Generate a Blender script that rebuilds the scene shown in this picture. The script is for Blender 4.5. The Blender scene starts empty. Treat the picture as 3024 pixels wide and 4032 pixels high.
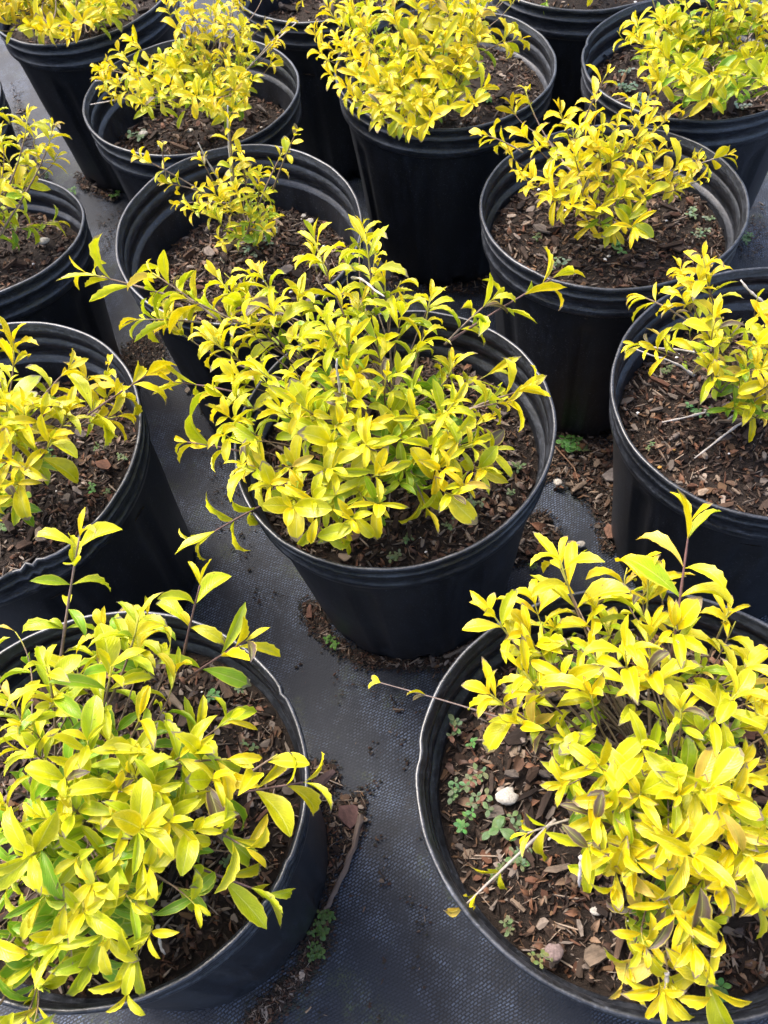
import bpy, math, random
import numpy as np
from mathutils import Vector, Matrix, noise
PI = math.pi
rnd = random.Random(7)
sc = bpy.context.scene
C = sc.collection

# ------------------------------------------------------------------ camera
FPX, PITCH, ROLL, CAMH = 3278.13, math.radians(56.39317), math.radians(-8.105524), 1.19712
s_, c_ = math.sin(ROLL), math.cos(ROLL); sp, cp = math.sin(PITCH), math.cos(PITCH)
VR = Vector((c_, s_*sp, s_*cp)); VU = Vector((-s_, c_*sp, c_*cp)); VF = Vector((0, cp, -sp))
CAM = Vector((0, 0, CAMH))
cd = bpy.data.cameras.new('camera'); cam = bpy.data.objects.new('camera', cd); C.objects.link(cam)
cam.matrix_world = Matrix(((VR.x, VU.x, -VF.x, 0), (VR.y, VU.y, -VF.y, 0), (VR.z, VU.z, -VF.z, CAMH), (0, 0, 0, 1)))
cd.sensor_fit = 'VERTICAL'; cd.sensor_height = 24; cd.lens = FPX/4032*24
cd.clip_start = 0.02; cd.clip_end = 400
cd.dof.use_dof = True; cd.dof.focus_distance = 0.95; cd.dof.aperture_fstop = 9
sc.camera = cam

# ------------------------------------------------------------------ light
EL, AZ = math.radians(58), math.radians(-40)       # azimuth clockwise from +Y (away from the camera)
w = bpy.data.worlds.new('World'); sc.world = w; w.use_nodes = True
nt = w.node_tree; bg = nt.nodes['Background']
sky = nt.nodes.new('ShaderNodeTexSky'); sky.sky_type = 'NISHITA'; sky.sun_disc = False
sky.sun_elevation = EL; sky.sun_rotation = AZ; sky.air_density = .8; sky.dust_density = 5.0; sky.ozone_density = 1.0
nt.links.new(sky.outputs[0], bg.inputs[0]); bg.inputs[1].default_value = 0.15
ld = bpy.data.lights.new('sun', 'SUN'); ld.energy = 1.1; ld.angle = math.radians(20); ld.color = (1, .96, .9)
sun = bpy.data.objects.new('sun', ld); C.objects.link(sun)
sd = Vector((math.sin(AZ)*math.cos(EL), math.cos(AZ)*math.cos(EL), math.sin(EL)))
sun.rotation_euler = sd.to_track_quat('Z', 'Y').to_euler(); sun.location = (0, 0, 5)
sc.view_settings.view_transform = 'Standard'; sc.view_settings.look = 'None'
sc.view_settings.gamma = 1; sc.view_settings.exposure = 1.88; sc.view_settings.use_curve_mapping = False

# ------------------------------------------------------------------ helpers
K_ = 3024/1659
def at(x, y, z=0.0):
    """the place at height z that the photograph shows at x, y"""
    d = VF + VR*((x*K_-1512)/FPX) - VU*((y*K_-2016)/FPX)
    return CAM + d*((z-CAMH)/d.z)
def ray(x, y):
    return (VF + VR*((x*K_-1512)/FPX) - VU*((y*K_-2016)/FPX)).normalized()
def proj(p):
    d = p-CAM; z = d.dot(VF)
    return ((1512+FPX*d.dot(VR)/z)/K_, (2016-FPX*d.dot(VU)/z)/K_)
def inside(pt, poly):
    x, y = pt; r = False; n = len(poly); j = n-1
    for i in range(n):
        a, b = poly[i], poly[j]
        if (a[1] > y) != (b[1] > y) and x < (b[0]-a[0])*(y-a[1])/(b[1]-a[1])+a[0]: r = not r
        j = i
    return r
def tag(o, label=None, cat=None, group=None, kind=None):
    if label: o['label'] = label
    if cat: o['category'] = cat
    if group: o['group'] = group
    if kind: o['kind'] = kind
    return o
def empty(name, loc, label, cat, group=None):
    o = bpy.data.objects.new(name, None); o.empty_display_size = .03; C.objects.link(o); o.location = loc
    return tag(o, label, cat, group)
def link(name, me, parent=None):
    o = bpy.data.objects.new(name, me); C.objects.link(o)
    if parent: o.parent = parent
    return o
def mesh(name, vs, fs, mat=None, smooth=True, tint=None):
    me = bpy.data.meshes.new(name); me.from_pydata([tuple(v) for v in vs], [], fs); me.update()
    if smooth: me.polygons.foreach_set('use_smooth', [True]*len(me.polygons))
    if mat: me.materials.append(mat)
    if tint is not None: set_tint(me, tint)
    return me
def set_tint(me, cols):
    a = me.color_attributes.new('tint', 'FLOAT_COLOR', 'POINT')
    n = len(me.vertices)
    arr = np.ones((n, 4), np.float32)
    arr[:, :3] = np.asarray(cols, np.float32)
    a.data.foreach_set('color', arr.ravel())
def tri_template(me):
    me.calc_loop_triangles()
    v = np.empty(len(me.vertices)*3, np.float32); me.vertices.foreach_get('co', v)
    t = np.empty(len(me.loop_triangles)*3, np.int32); me.loop_triangles.foreach_get('vertices', t)
    uv = None
    if me.uv_layers:
        u = np.empty(len(me.loops)*2, np.float32); me.uv_layers[0].data.foreach_get('uv', u); u = u.reshape(-1, 2)
        lt = np.empty(len(me.loop_triangles)*3, np.int32); me.loop_triangles.foreach_get('loops', lt)
        uv = u[lt]
    return v.reshape(-1, 3), t.reshape(-1, 3), uv
def joined(name, items, mat, parent=None, smooth=False):
    """items: (template, Matrix, colour) -> one mesh"""
    if not items: return None
    V, T, COL, UV = [], [], [], []; off = 0; hasuv = items[0][0][2] is not None
    for (tv, tt, tu), M, col in items:
        m = np.array(M, dtype=np.float32)
        V.append(tv@m[:3, :3].T+m[:3, 3]); T.append(tt+off); off += len(tv)
        COL.append(np.repeat(np.array([col], np.float32), len(tv), 0))
        if hasuv: UV.append(tu)
    V = np.concatenate(V); T = np.concatenate(T); COL = np.concatenate(COL)
    me = bpy.data.meshes.new(name)
    me.vertices.add(len(V)); me.vertices.foreach_set('co', V.ravel())
    me.loops.add(len(T)*3); me.loops.foreach_set('vertex_index', T.ravel().astype(np.int32))
    me.polygons.add(len(T)); me.polygons.foreach_set('loop_start', np.arange(len(T), dtype=np.int32)*3)
    me.update(calc_edges=True)
    me.polygons.foreach_set('use_smooth', np.full(len(T), smooth))
    if hasuv:
        ul = me.uv_layers.new(name='UVMap'); ul.data.foreach_set('uv', np.concatenate(UV).ravel())
    set_tint(me, COL); me.materials.append(mat)
    return link(name, me, parent)
def tube(pts, r0, r1, sides=6, bumps=0):
    vs, fs = [], []; n = len(pts); u = None
    for i, p in enumerate(pts):
        t = (pts[min(i+1, n-1)]-pts[max(i-1, 0)]).normalized()
        if u is None: u = t.orthogonal().normalized()
        u = (u-t*u.dot(t)).normalized(); v = t.cross(u)
        r = r0+(r1-r0)*i/(n-1)
        if bumps and i % 3 == 1: r *= 1+bumps
        for k in range(sides):
            a = 2*PI*k/sides
            vs.append(p+u*(r*math.cos(a))+v*(r*math.sin(a)))
    for i in range(n-1):
        for k in range(sides):
            a, b = i*sides+k, i*sides+(k+1) % sides
            fs.append((a, b, b+sides, a+sides))
    fs.append(tuple(range(sides-1, -1, -1))); fs.append(tuple((n-1)*sides+k for k in range(sides)))
    return vs, fs
def bez(a, b, c, d, n):
    return [a*(1-t)**3+b*(3*t*(1-t)**2)+c*(3*t*t*(1-t))+d*t**3 for t in [i/(n-1) for i in range(n)]]
def frame(loc, D, N, sc_):
    D = D.normalized(); N = (N-D*N.dot(D)).normalized(); X = D.cross(N)
    if isinstance(sc_, (int, float)): sc_ = (sc_,)*3
    return Matrix(((X.x*sc_[0], D.x*sc_[1], N.x*sc_[2], loc.x), (X.y*sc_[0], D.y*sc_[1], N.y*sc_[2], loc.y), (X.z*sc_[0], D.z*sc_[1], N.z*sc_[2], loc.z), (0, 0, 0, 1)))

# ------------------------------------------------------------------ materials
class NT:
    def __init__(s, name):
        s.m = bpy.data.materials.new(name); s.m.use_nodes = True; s.t = s.m.node_tree
        s.b = s.t.nodes['Principled BSDF']; s.out = s.t.nodes['Material Output']
    def n(s, typ, **kw):
        o = s.t.nodes.new(typ)
        for k, v in kw.items():
            if k.startswith('i_'):
                k = k[2:]; key = int(k) if k.isdigit() else k
                o.inputs[key].default_value = v
            else: setattr(o, k, v)
        return o
    def l(s, a, b): s.t.links.new(a, b)
    def noise(s, vec, scale, detail=3, rough=.6):
        o = s.n('ShaderNodeTexNoise'); o.inputs['Scale'].default_value = scale; o.inputs['Detail'].default_value = detail
        o.inputs['Roughness'].default_value = rough
        if vec: s.l(vec, o.inputs['Vector'])
        return o.outputs['Fac']
    def ramp(s, fac, stops):
        o = s.n('ShaderNodeValToRGB'); e = o.color_ramp.elements
        while len(e) < len(stops): e.new(.5)
        for k, (p, c) in enumerate(stops): e[k].position = p; e[k].color = (*c, 1) if len(c) == 3 else c
        s.l(fac, o.inputs[0]); return o.outputs[0]
    def mix(s, fac, a, b, mode='MIX'):
        o = s.n('ShaderNodeMix', data_type='RGBA', blend_type=mode)
        for sock, v in ((o.inputs[0], fac), (o.inputs[6], a), (o.inputs[7], b)):
            if hasattr(v, 'links'): s.l(v, sock)
            else: sock.default_value = v if isinstance(v, (int, float)) else ((*v, 1) if len(v) == 3 else v)
        return o.outputs[2]
    def math(s, op, a, b=0.0, c=None):
        o = s.n('ShaderNodeMath', operation=op)
        for k, v in enumerate((a, b, c)):
            if v is None: continue
            if hasattr(v, 'links'): s.l(v, o.inputs[k])
            else: o.inputs[k].default_value = v
        return o.outputs[0]
    def bump(s, h, strength, dist):
        o = s.n('ShaderNodeBump'); o.inputs['Strength'].default_value = strength; o.inputs['Distance'].default_value = dist
        s.l(h, o.inputs['Height']); s.l(o.outputs[0], s.b.inputs['Normal']); return o.outputs[0]
    def map(s, vec, scale=(1, 1, 1), rot=(0, 0, 0)):
        o = s.n('ShaderNodeMapping'); o.inputs['Scale'].default_value = scale; o.inputs['Rotation'].default_value = rot
        s.l(vec, o.inputs['Vector']); return o.outputs[0]

def grey(v): return (v, v, v)
def mat_plastic():
    m = NT('black_plastic'); tc = m.n('ShaderNodeNewGeometry').outputs['Position']
    streak = m.noise(m.map(tc, (1, 1, .14)), 60, 5, .7)
    cloud = m.noise(tc, 9, 4, .6)
    speck = m.noise(tc, 420, 2, .6)
    dust = m.math('MULTIPLY', m.ramp(streak, [(.45, grey(0)), (.8, grey(1))]), m.ramp(cloud, [(.35, grey(.15)), (.7, grey(1))]))
    sp_ = m.ramp(speck, [(.62, grey(0)), (.70, grey(1))])
    c = m.mix(dust, (.0080, .0092, .0125), (.036, .042, .056))
    c = m.mix(m.math('MULTIPLY', sp_, m.ramp(cloud, [(.38, grey(.15)), (.62, grey(.8))])), c, (.13, .14, .17))
    m.l(c, m.b.inputs['Base Color'])
    r = m.n('ShaderNodeMapRange'); m.l(streak, r.inputs[0]); r.inputs[3].default_value = .36; r.inputs[4].default_value = .58
    m.l(r.outputs[0], m.b.inputs['Roughness']); m.b.inputs['Specular IOR Level'].default_value = .6
    m.bump(m.math('ADD', m.noise(tc, 260, 4, .65), m.math('MULTIPLY', m.noise(tc, 25, 2), 2.0)), .35, .0006)
    return m.m
def mat_rim():
    m = NT('scuffed_black_plastic'); tc = m.n('ShaderNodeNewGeometry').outputs['Position']
    n1 = m.noise(m.map(tc, (1, 1, 5)), 55, 5, .75); n2 = m.noise(tc, 330, 3, .7); n3 = m.noise(tc, 12, 3)
    sc1 = m.ramp(n1, [(.42, grey(0)), (.75, grey(1))]); sc2 = m.ramp(n2, [(.55, grey(0)), (.68, grey(1))])
    f = m.math('ADD', m.math('MULTIPLY', sc1, .6), m.math('MULTIPLY', sc2, .5))
    f = m.math('MULTIPLY', f, m.ramp(n3, [(.3, grey(.35)), (.7, grey(1))]))
    c = m.mix(f, (.0075, .0085, .0110), (.11, .12, .145))
    c = m.mix(m.ramp(m.noise(tc, 30, 4, .7), [(.72, grey(0)), (.82, grey(.6))]), c, (.10, .06, .035))
    m.l(c, m.b.inputs['Base Color']); m.b.inputs['Roughness'].default_value = .30; m.b.inputs['Specular IOR Level'].default_value = .55
    m.bump(m.math('ADD', n2, m.math('MULTIPLY', n1, 2)), .4, .0006)
    return m.m
def mat_leaf(name, weed=False):
    m = NT(name); oi = m.n('ShaderNodeObjectInfo'); at_ = m.n('ShaderNodeAttribute', attribute_name='tint')
    uv = m.n('ShaderNodeUVMap').outputs[0]; sx = m.n('ShaderNodeSeparateXYZ'); m.l(uv, sx.inputs[0])
    pos = m.n('ShaderNodeNewGeometry')
    base = m.mix(1.0, oi.outputs['Color'], at_.outputs['Color'], 'MULTIPLY')
    u = m.math('ABSOLUTE', m.math('SUBTRACT', sx.outputs[0], .5))            # 0 midrib, .5 margin
    mott = m.noise(pos.outputs['Position'], 130, 3, .6)
    hs = m.n('ShaderNodeHueSaturation'); hs.inputs['Saturation'].default_value = 1
    hv = m.math('ADD', m.math('MULTIPLY', mott, .5), .75); m.l(hv, hs.inputs['Value']); m.l(base, hs.inputs['Color'])
    col = hs.outputs[0]
    green = (.06, .13, .03) if weed else (.34, .43, .010)
    # a greener middle and a paler margin, as the blades have
    mid = m.ramp(m.math('ADD', u, m.math('MULTIPLY', mott, .25)), [(.08, grey(.55)), (.42, grey(0))])
    col = m.mix(m.math('MULTIPLY', mid, .5), col, green)
    edge = m.ramp(u, [(.39, grey(0)), (.49, grey(1))])
    col = m.mix(m.math('MULTIPLY', edge, .12 if weed else .5), col, (.25, .3, .15) if weed else (.95, .80, .10))
    rib = m.ramp(u, [(.0, grey(1)), (.045, grey(0))])
    col = m.mix(m.math('MULTIPLY', rib, .35), col, (.75, .72, .22) if not weed else (.25, .32, .14))
    if not weed:
        n2 = m.noise(pos.outputs['Position'], 330, 2, .5)
        spot = m.math('MULTIPLY', m.ramp(n2, [(.68, grey(0)), (.72, grey(1))]), m.ramp(m.noise(pos.outputs['Position'], 32, 2), [(.5, grey(0)), (.62, grey(1))]))
        col = m.mix(m.math('MULTIPLY', spot, .8), col, (.16, .07, .03))
    # withered tip on some leaves: alpha of the leaf colour says how much
    wav = m.math('ADD', sx.outputs[1], m.math('MULTIPLY', m.math('SUBTRACT', mott, .5), .5))
    amt = m.math('MULTIPLY', m.ramp(m.math('ADD', wav, m.math('MULTIPLY', u, .35)), [(.94, grey(0)), (1.06, grey(1))]), m.math('GREATER_THAN', oi.outputs['Random'], .55))
    if not weed: col = m.mix(m.math('MULTIPLY', amt, .85), col, (.15, .11, .11))
    m.l(col, m.b.inputs['Base Color']); m.b.inputs['Roughness'].default_value = .36; m.b.inputs['Specular IOR Level'].default_value = .5
    wv = m.n('ShaderNodeTexWave', wave_type='BANDS', bands_direction='DIAGONAL'); wv.inputs['Scale'].default_value = 5; wv.inputs['Distortion'].default_value = 1.5
    cx = m.n('ShaderNodeCombineXYZ'); m.l(m.math('MULTIPLY', u, 1.0), cx.inputs[0]); m.l(m.math('MULTIPLY', sx.outputs[1], -1.6), cx.inputs[1]); m.l(cx.outputs[0], wv.inputs['Vector'])
    nb = m.bump(m.math('ADD', m.math('MULTIPLY', wv.outputs['Fac'], .35), m.math('ADD', m.math('MULTIPLY', rib, -.8), mott)), .5, .0007)
    tr = m.n('ShaderNodeBsdfTranslucent'); m.l(nb, tr.inputs['Normal'])
    m.l(m.mix(.0, col, (1, 1, 1)), tr.inputs['Color'])
    mx = m.n('ShaderNodeMixShader'); mx.inputs[0].default_value = .34
    m.l(m.b.outputs[0], mx.inputs[1]); m.l(tr.outputs[0], mx.inputs[2]); m.l(mx.outputs[0], m.out.inputs[0])
    return m.m
def mat_tinted(name, scale, lo, hi, rough=.85, bump=.6, stretch=(1, 1, 1), dist=.0012):
    """colour from the object and the vertex tint, with grain"""
    m = NT(name); oi = m.n('ShaderNodeObjectInfo'); at_ = m.n('ShaderNodeAttribute', attribute_name='tint')
    tc = m.n('ShaderNodeTexCoord').outputs['Object']
    base = m.mix(1.0, oi.outputs['Color'], at_.outputs['Color'], 'MULTIPLY')
    n = m.noise(m.map(tc, stretch), scale, 5, .7)
    f = m.ramp(n, [(.3, grey(lo)), (.7, grey(hi))])
    m.l(m.mix(1.0, base, f, 'MULTIPLY'), m.b.inputs['Base Color'])
    m.b.inputs['Roughness'].default_value = rough; m.b.inputs['Specular IOR Level'].default_value = .3
    m.bump(n, bump, dist); return m.m
def mat_soil():
    m = NT('potting_soil'); p = m.n('ShaderNodeNewGeometry').outputs['Position']
    n = m.noise(p, 140, 6, .75); n2 = m.noise(p, 700, 3, .7)
    c = m.ramp(n, [(.3, (.010, .007, .005)), (.55, (.026, .017, .012)), (.75, (.060, .040, .028))])
    c = m.mix(m.ramp(n2, [(.66, grey(0)), (.72, grey(.7))]), c, (.13, .09, .065))
    m.l(c, m.b.inputs['Base Color']); m.b.inputs['Roughness'].default_value = .85; m.b.inputs['Specular IOR Level'].default_value = .3
    m.bump(m.math('ADD', n, m.math('MULTIPLY', n2, .3)), 1.0, .006); return m.m
def mat_fabric():
    m = NT('woven_weed_fabric'); p = m.n('ShaderNodeNewGeometry').outputs['Position']
    wob = m.n('ShaderNodeTexNoise'); wob.inputs['Scale'].default_value = 9; m.l(p, wob.inputs['Vector'])
    add = m.n('ShaderNodeVectorMath', operation='SCALE'); add.inputs['Scale'].default_value = .022; m.l(wob.outputs['Color'], add.inputs[0])
    ad2 = m.n('ShaderNodeVectorMath', operation='ADD'); m.l(p, ad2.inputs[0]); m.l(add.outputs[0], ad2.inputs[1])
    fine = m.n('ShaderNodeTexNoise'); fine.inputs['Scale'].default_value = 230; m.l(p, fine.inputs['Vector'])
    f2 = m.n('ShaderNodeVectorMath', operation='SCALE'); f2.inputs['Scale'].default_value = .0016; m.l(fine.outputs['Color'], f2.inputs[0])
    ad3 = m.n('ShaderNodeVectorMath', operation='ADD'); m.l(ad2.outputs[0], ad3.inputs[0]); m.l(f2.outputs[0], ad3.inputs[1])
    br = m.n('ShaderNodeTexBrick'); br.offset = .5
    for k, v in (('Color1', grey(.40)), ('Color2', grey(1.0)), ('Mortar', grey(0.0))): br.inputs[k].default_value = (*v, 1)
    br.inputs['Scale'].default_value = 1; br.inputs['Mortar Size'].default_value = .0012; br.inputs['Mortar Smooth'].default_value = .6
    br.inputs['Brick Width'].default_value = .0062; br.inputs['Row Height'].default_value = .0037
    m.l(m.map(ad3.outputs[0], (1, 1, 1), (0, 0, math.radians(-24))), br.inputs['Vector'])
    weave = br.outputs['Color']
    big = m.noise(p, 4.2, 5, .62); mid = m.noise(p, 16, 4, .6); fib = m.noise(m.map(p, (1, 2.5, 1), (0, 0, math.radians(-24))), 300, 3, .7)
    wear = m.ramp(m.math('ADD', m.math('MULTIPLY', big, .7), m.math('MULTIPLY', mid, .3)), [(.41, grey(.06)), (.46, grey(.45)), (.52, grey(1))])
    thr = m.mix(wear, (.006, .010, .019), (.115, .150, .225))
    thr = m.mix(m.ramp(fib, [(.3, grey(.65)), (.7, grey(0))]), thr, (.03, .035, .045))
    c = m.mix(weave, (.003, .004, .007), thr)
    # dried mud film, dark damp stains, algae
    mud = m.ramp(m.noise(p, 6.0, 6, .70), [(.54, grey(0)), (.64, grey(.85))])
    c = m.mix(mud, c, (.020, .020, .020))
    film = m.ramp(m.noise(p, 3.1, 4, .6), [(.56, grey(0)), (.68, grey(.4))])
    c = m.mix(film, c, (.016, .023, .028))
    damp = m.ramp(m.noise(m.map(p, (1.6, 1, 1)), 7, 5, .66), [(.47, grey(0)), (.56, grey(.85))])
    c = m.mix(damp, c, (.008, .011, .018))
    alg = m.math('MULTIPLY', m.ramp(m.noise(p, 8, 5, .7), [(.54, grey(0)), (.68, grey(1))]), m.ramp(m.noise(p, 330, 2, .6), [(.45, grey(0)), (.62, grey(.6))]))
    c = m.mix(alg, c, (.075, .095, .02))
    m.l(c, m.b.inputs['Base Color']); m.b.inputs['Roughness'].default_value = .62; m.b.inputs['Specular IOR Level'].default_value = .35
    m.bump(m.math('ADD', weave, m.math('MULTIPLY', mid, 3)), .7, .0009)
    return m.m
def mat_plain(name, col, rough=.8, scale=200, var=.4):
    m = NT(name); tc = m.n('ShaderNodeTexCoord').outputs['Object']
    n = m.noise(tc, scale, 4, .7)
    m.l(m.mix(1.0, col, m.ramp(n, [(.3, grey(1-var)), (.7, grey(1))]), 'MULTIPLY'), m.b.inputs['Base Color'])
    m.b.inputs['Roughness'].default_value = rough; m.bump(n, .5, .001); return m.m
M_PL, M_RIM = mat_plastic(), mat_rim()
M_LEAF, M_WEED = mat_leaf('golden_leaf'), mat_leaf('weed_leaf', True)
M_BARK = mat_tinted('bark_chip', 5.5, .40, 1.35, .85, .9, (1, .35, 1))
M_STEM = mat_tinted('twig_bark', 320, .6, 1.15, .7, .5, (1, 1, .4), .0005)
M_SOIL, M_FAB = mat_soil(), mat_fabric()
M_STONE = mat_plain('pale_stone', (.50, .46, .40), .9, 500, .6)
M_STONE2 = mat_plain('pink_grey_stone', (.22, .16, .15), .9, 420, .6)
M_DARKLEAF = mat_tinted('dead_leaf', 130, .6, 1.15, .65, .6, (1, 1, 1), .001)

# ------------------------------------------------------------------ ground
def ground():
    def axis(lo, hi, far):
        a = list(np.arange(lo, hi+1e-6, .025)); st = .05; b = []; x = hi
        while x < far: x += st; st *= 1.35; b.append(x)
        st = .05; x = lo; d = []
        while x > -far: x -= st; st *= 1.35; d.append(x)
        return d[::-1]+a+b
    xs, ys = axis(-1.6, 1.6, 60), axis(-.4, 3.2, 60); vs = []
    for y in ys:
        for x in xs:
            z = .004*(noise.noise(Vector((x*2.3, y*3.5, 1)))-.4)+.0022*noise.noise(Vector((x*9, y*14, 5)))
            vs.append((x, y, min(z, .0015)))
    nx = len(xs); fs = [(j*nx+i, j*nx+i+1, (j+1)*nx+i+1, (j+1)*nx+i) for j in range(len(ys)-1) for i in range(nx-1)]
    tag(link('ground', mesh('ground', vs, fs, M_FAB)), kind='structure')
ground()

# ------------------------------------------------------------------ pots
HP, RB = .38245, .1547
# x, y, rim radius, oval a, oval b, tilt x, tilt y, rise, soil depth below the rim
POTS = {
 'A': (.0258, .6668, .2039, .0, .0029, .0257, .0133, .0004, .062),
 'B': (-.1613, 1.1043, .1975, -.005, -.002, -.0119, .0527, 0, .100),
 'C': (-.2395, 1.511, .1981, 0, -.0011, -.0221, -.0066, 0, .100),
 'D': (-.4759, 1.9563, .1976, -.0017, .0007, .0316, .0191, 0, .040),
 'E': (.2216, 1.4824, .1999, -.0008, -.0007, -.0158, .012, 0, .052),
 'F': (.4062, 1.0433, .1979, .0005, .0012, .0128, -.0093, 0, .062),
 'G': (.6561, 1.4007, .1997, 0, .0011, .0192, .0078, 0, .062),
 'H': (.5569, 1.786, .2008, .0007, -.0004, -.0024, -.0079, 0, .045),
 'I': (.0401, 1.8908, .1994, 0, .0006, .0155, -.0005, 0, .110),
 'J': (-.6108, 1.1833, .1931, .0046, -.0016, -.0502, -.0989, 0, .075),
 'K': (-.5051, .7303, .2121, -.0026, .0017, .0037, .0658, .0012, .085),
 'L': (-.3164, .2661, .2004, .0055, -.0041, -.0343, -.0004, 0, .055),
 'M': (.2143, .201, .213, .0098, -.0042, .022, -.0093, .0014, .058),
 'N': (.5085, .6519, .2023, .0014, .0051, .0534, .0241, .0003, .080),
 'O': (-.985, 2.02, .199, 0, 0, 0, 0, 0, .05),
 'P': (-.80, 1.585, .199, 0, 0, 0, 0, 0, .06),
}
POTLABEL = {
 'A': 'black nursery pot in the centre with a bushy golden shrub spilling over its left rim',
 'B': 'black nursery pot holding the sparse twiggy shrub, most of its mulch bare',
 'C': 'deep-set black pot whose soil sits low, directly behind the sparse twiggy shrub',
 'D': 'black pot at the top left corner whose whole side and foot show above bare fabric',
 'E': 'tall-looking black pot at top middle, dark side fully in view below a drooping golden shrub',
 'F': 'black pot right of centre with wide bare mulch in front of an upright open shrub',
 'G': 'black pot at top right with grey-green creeping weeds along its inner left wall',
 'H': 'black pot cut by the top edge between the two dense top right shrubs',
 'I': 'black pot at the top edge with low bare soil, behind the crossed pale twigs',
 'J': 'black pot cut by the left edge, second row, holding a shrub in two separate tufts',
 'K': 'black pot at left edge with a crumpled melted stretch in its front rim',
 'L': 'large black pot at bottom left beside the long strip of bark',
 'M': 'large black pot at bottom right holding a white stone on its mulch',
 'N': 'black pot cut by the right edge with white bare twigs lying over its mulch',
 'O': 'sliver of black pot at the far left edge beside the top left pot',
 'P': 'sliver of black pot at the far left edge just above the tufted shrub',
}
OUT = [(0, -.0012), (.0010, 0), (.0060, .0004), (.0072, -.0006), (.0085, -.0038), (.0105, -.0044), (.0195, -.0048), (.0208, -.0028), (.0216, -.0022), (.0245, -.0022), (.0255, -.0030), (.0270, -.0058), (.0445, -.0068), (.0460, -.0044), (.0475, -.0038), (.056, -.0045), (.0575, -.0058), (.0605, -.0120), (.064, -.013)]
INN = [(0, -.0036), (.0012, -.0046), (.0072, -.0052), (.0095, -.0074), (.0115, -.0080), (.0200, -.0084), (.0215, -.0060), (.0230, -.0055), (.0260, -.0056), (.0275, -.0064), (.0295, -.0094), (.0445, -.0104), (.0465, -.0080), (.048, -.0074), (.0565, -.0080), (.058, -.0092), (.061, -.0156), (.064, -.0165)]
SEG = 168
def rim_extra(key, th):
    """dents, melted stretches and nicks: (inward, down)"""
    dr = .0009*noise.noise(Vector((math.cos(th)*6, math.sin(th)*6, ord(key)*3.1)))
    dz = .0013*noise.noise(Vector((math.cos(th)*4, math.sin(th)*4, ord(key)*7.7)))
    def g(t0, wd):
        d = (th-t0+PI) % (2*PI)-PI; return math.exp(-(d/wd)**2)
    if key == 'K':
        e = g(-1.22, .21); q = noise.noise(Vector((th*30, 1, 2)))
        dr += -e*(.020+.016*q); dz += -e*(.010+.014*noise.noise(Vector((th*26, 8, 2))))
        dr += -.012*g(-.80, .03); dz += -.006*g(-.80, .04)
    if key == 'L':
        dr += -.004*g(-.50, .02)-.003*g(.38, .02); dz += -.003*g(-.50, .02)
    if key == 'A': dr += -.003*g(.25, .02)
    if key == 'E': dr += -.004*g(.9, .1)
    if key == 'M': dr += -.003*g(2.9, .05)
    if key == 'G': dr += -.003*g(2.7, .04)
    return dr, dz
def pot_point(key, th, zn, roff, wall=0.0):
    x, y, R, a, b, tx, ty, dh, dep = POTS[key]
    s = zn/HP
    sh = R+a*math.cos(2*th)+b*math.sin(2*th)-.2
    r_top = .2+roff
    s2 = min(1, zn/(HP-.064)); rb = {'L': .176, 'K': .178}.get(key, RB)+roff+.013
    r = (rb+(r_top-rb)*s2)+sh*s
    if wall:
        k = (th*8/(2*PI)) % 1; d = abs(k-.5)*2             # eight shallow pressed channels
        chan = max(0, 1-(d/.22)**4) if d < .22 else 0
        fade = min(1, max(0, (HP-.085-zn)/.02))*min(1, max(0, zn/.03))
        r -= .0060*chan*fade
        r += .003*noise.noise(Vector((math.cos(th)*2.2, math.sin(th)*2.2, zn*7+ord(key))))*math.sin(PI*min(1, zn/(HP-.06)))
        if zn < .022 and (k < .07 or k > .93): r -= .012    # drainage notch at the foot
    er, ez = rim_extra(key, th); e = max(0, 1-(HP-zn)/.075)
    r += er*e
    bs = 0 if key == 'L' else .5
    bx, by = x+bs*HP*tx, y+bs*HP*ty
    px, py = bx+(x-bx)*s, by+(y-by)*s
    X, Y = px+r*math.cos(th), py+r*math.sin(th)
    ztop = HP+dh+tx*(X-x)+ty*(Y-y)
    return (X, Y, zn*ztop/HP+ez*e)
def rings(key, prof, wall):
    vs, fs = [], []
    for zn, ro in prof:
        for i in range(SEG): vs.append(pot_point(key, 2*PI*i/SEG, zn, ro, wall))
    for j in range(len(prof)-1):
        for i in range(SEG):
            a, b = j*SEG+i, j*SEG+(i+1) % SEG; fs.append((a, b, b+SEG, a+SEG))
    return vs, fs
def soil_z(key, x, y):
    px, py, R, a, b, tx, ty, dh, dep = POTS[key]
    rr = math.hypot(x-px, y-py)/.17
    z = HP-dep+tx*(x-px)*.5+ty*(y-py)*.5+.007*noise.noise(Vector((x*14, y*14, ord(key))))+.003*noise.noise(Vector((x*45, y*45, ord(key)*2)))
    return z+.008*(1-rr*rr)-.006*max(0, rr-.85)/.15

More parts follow.
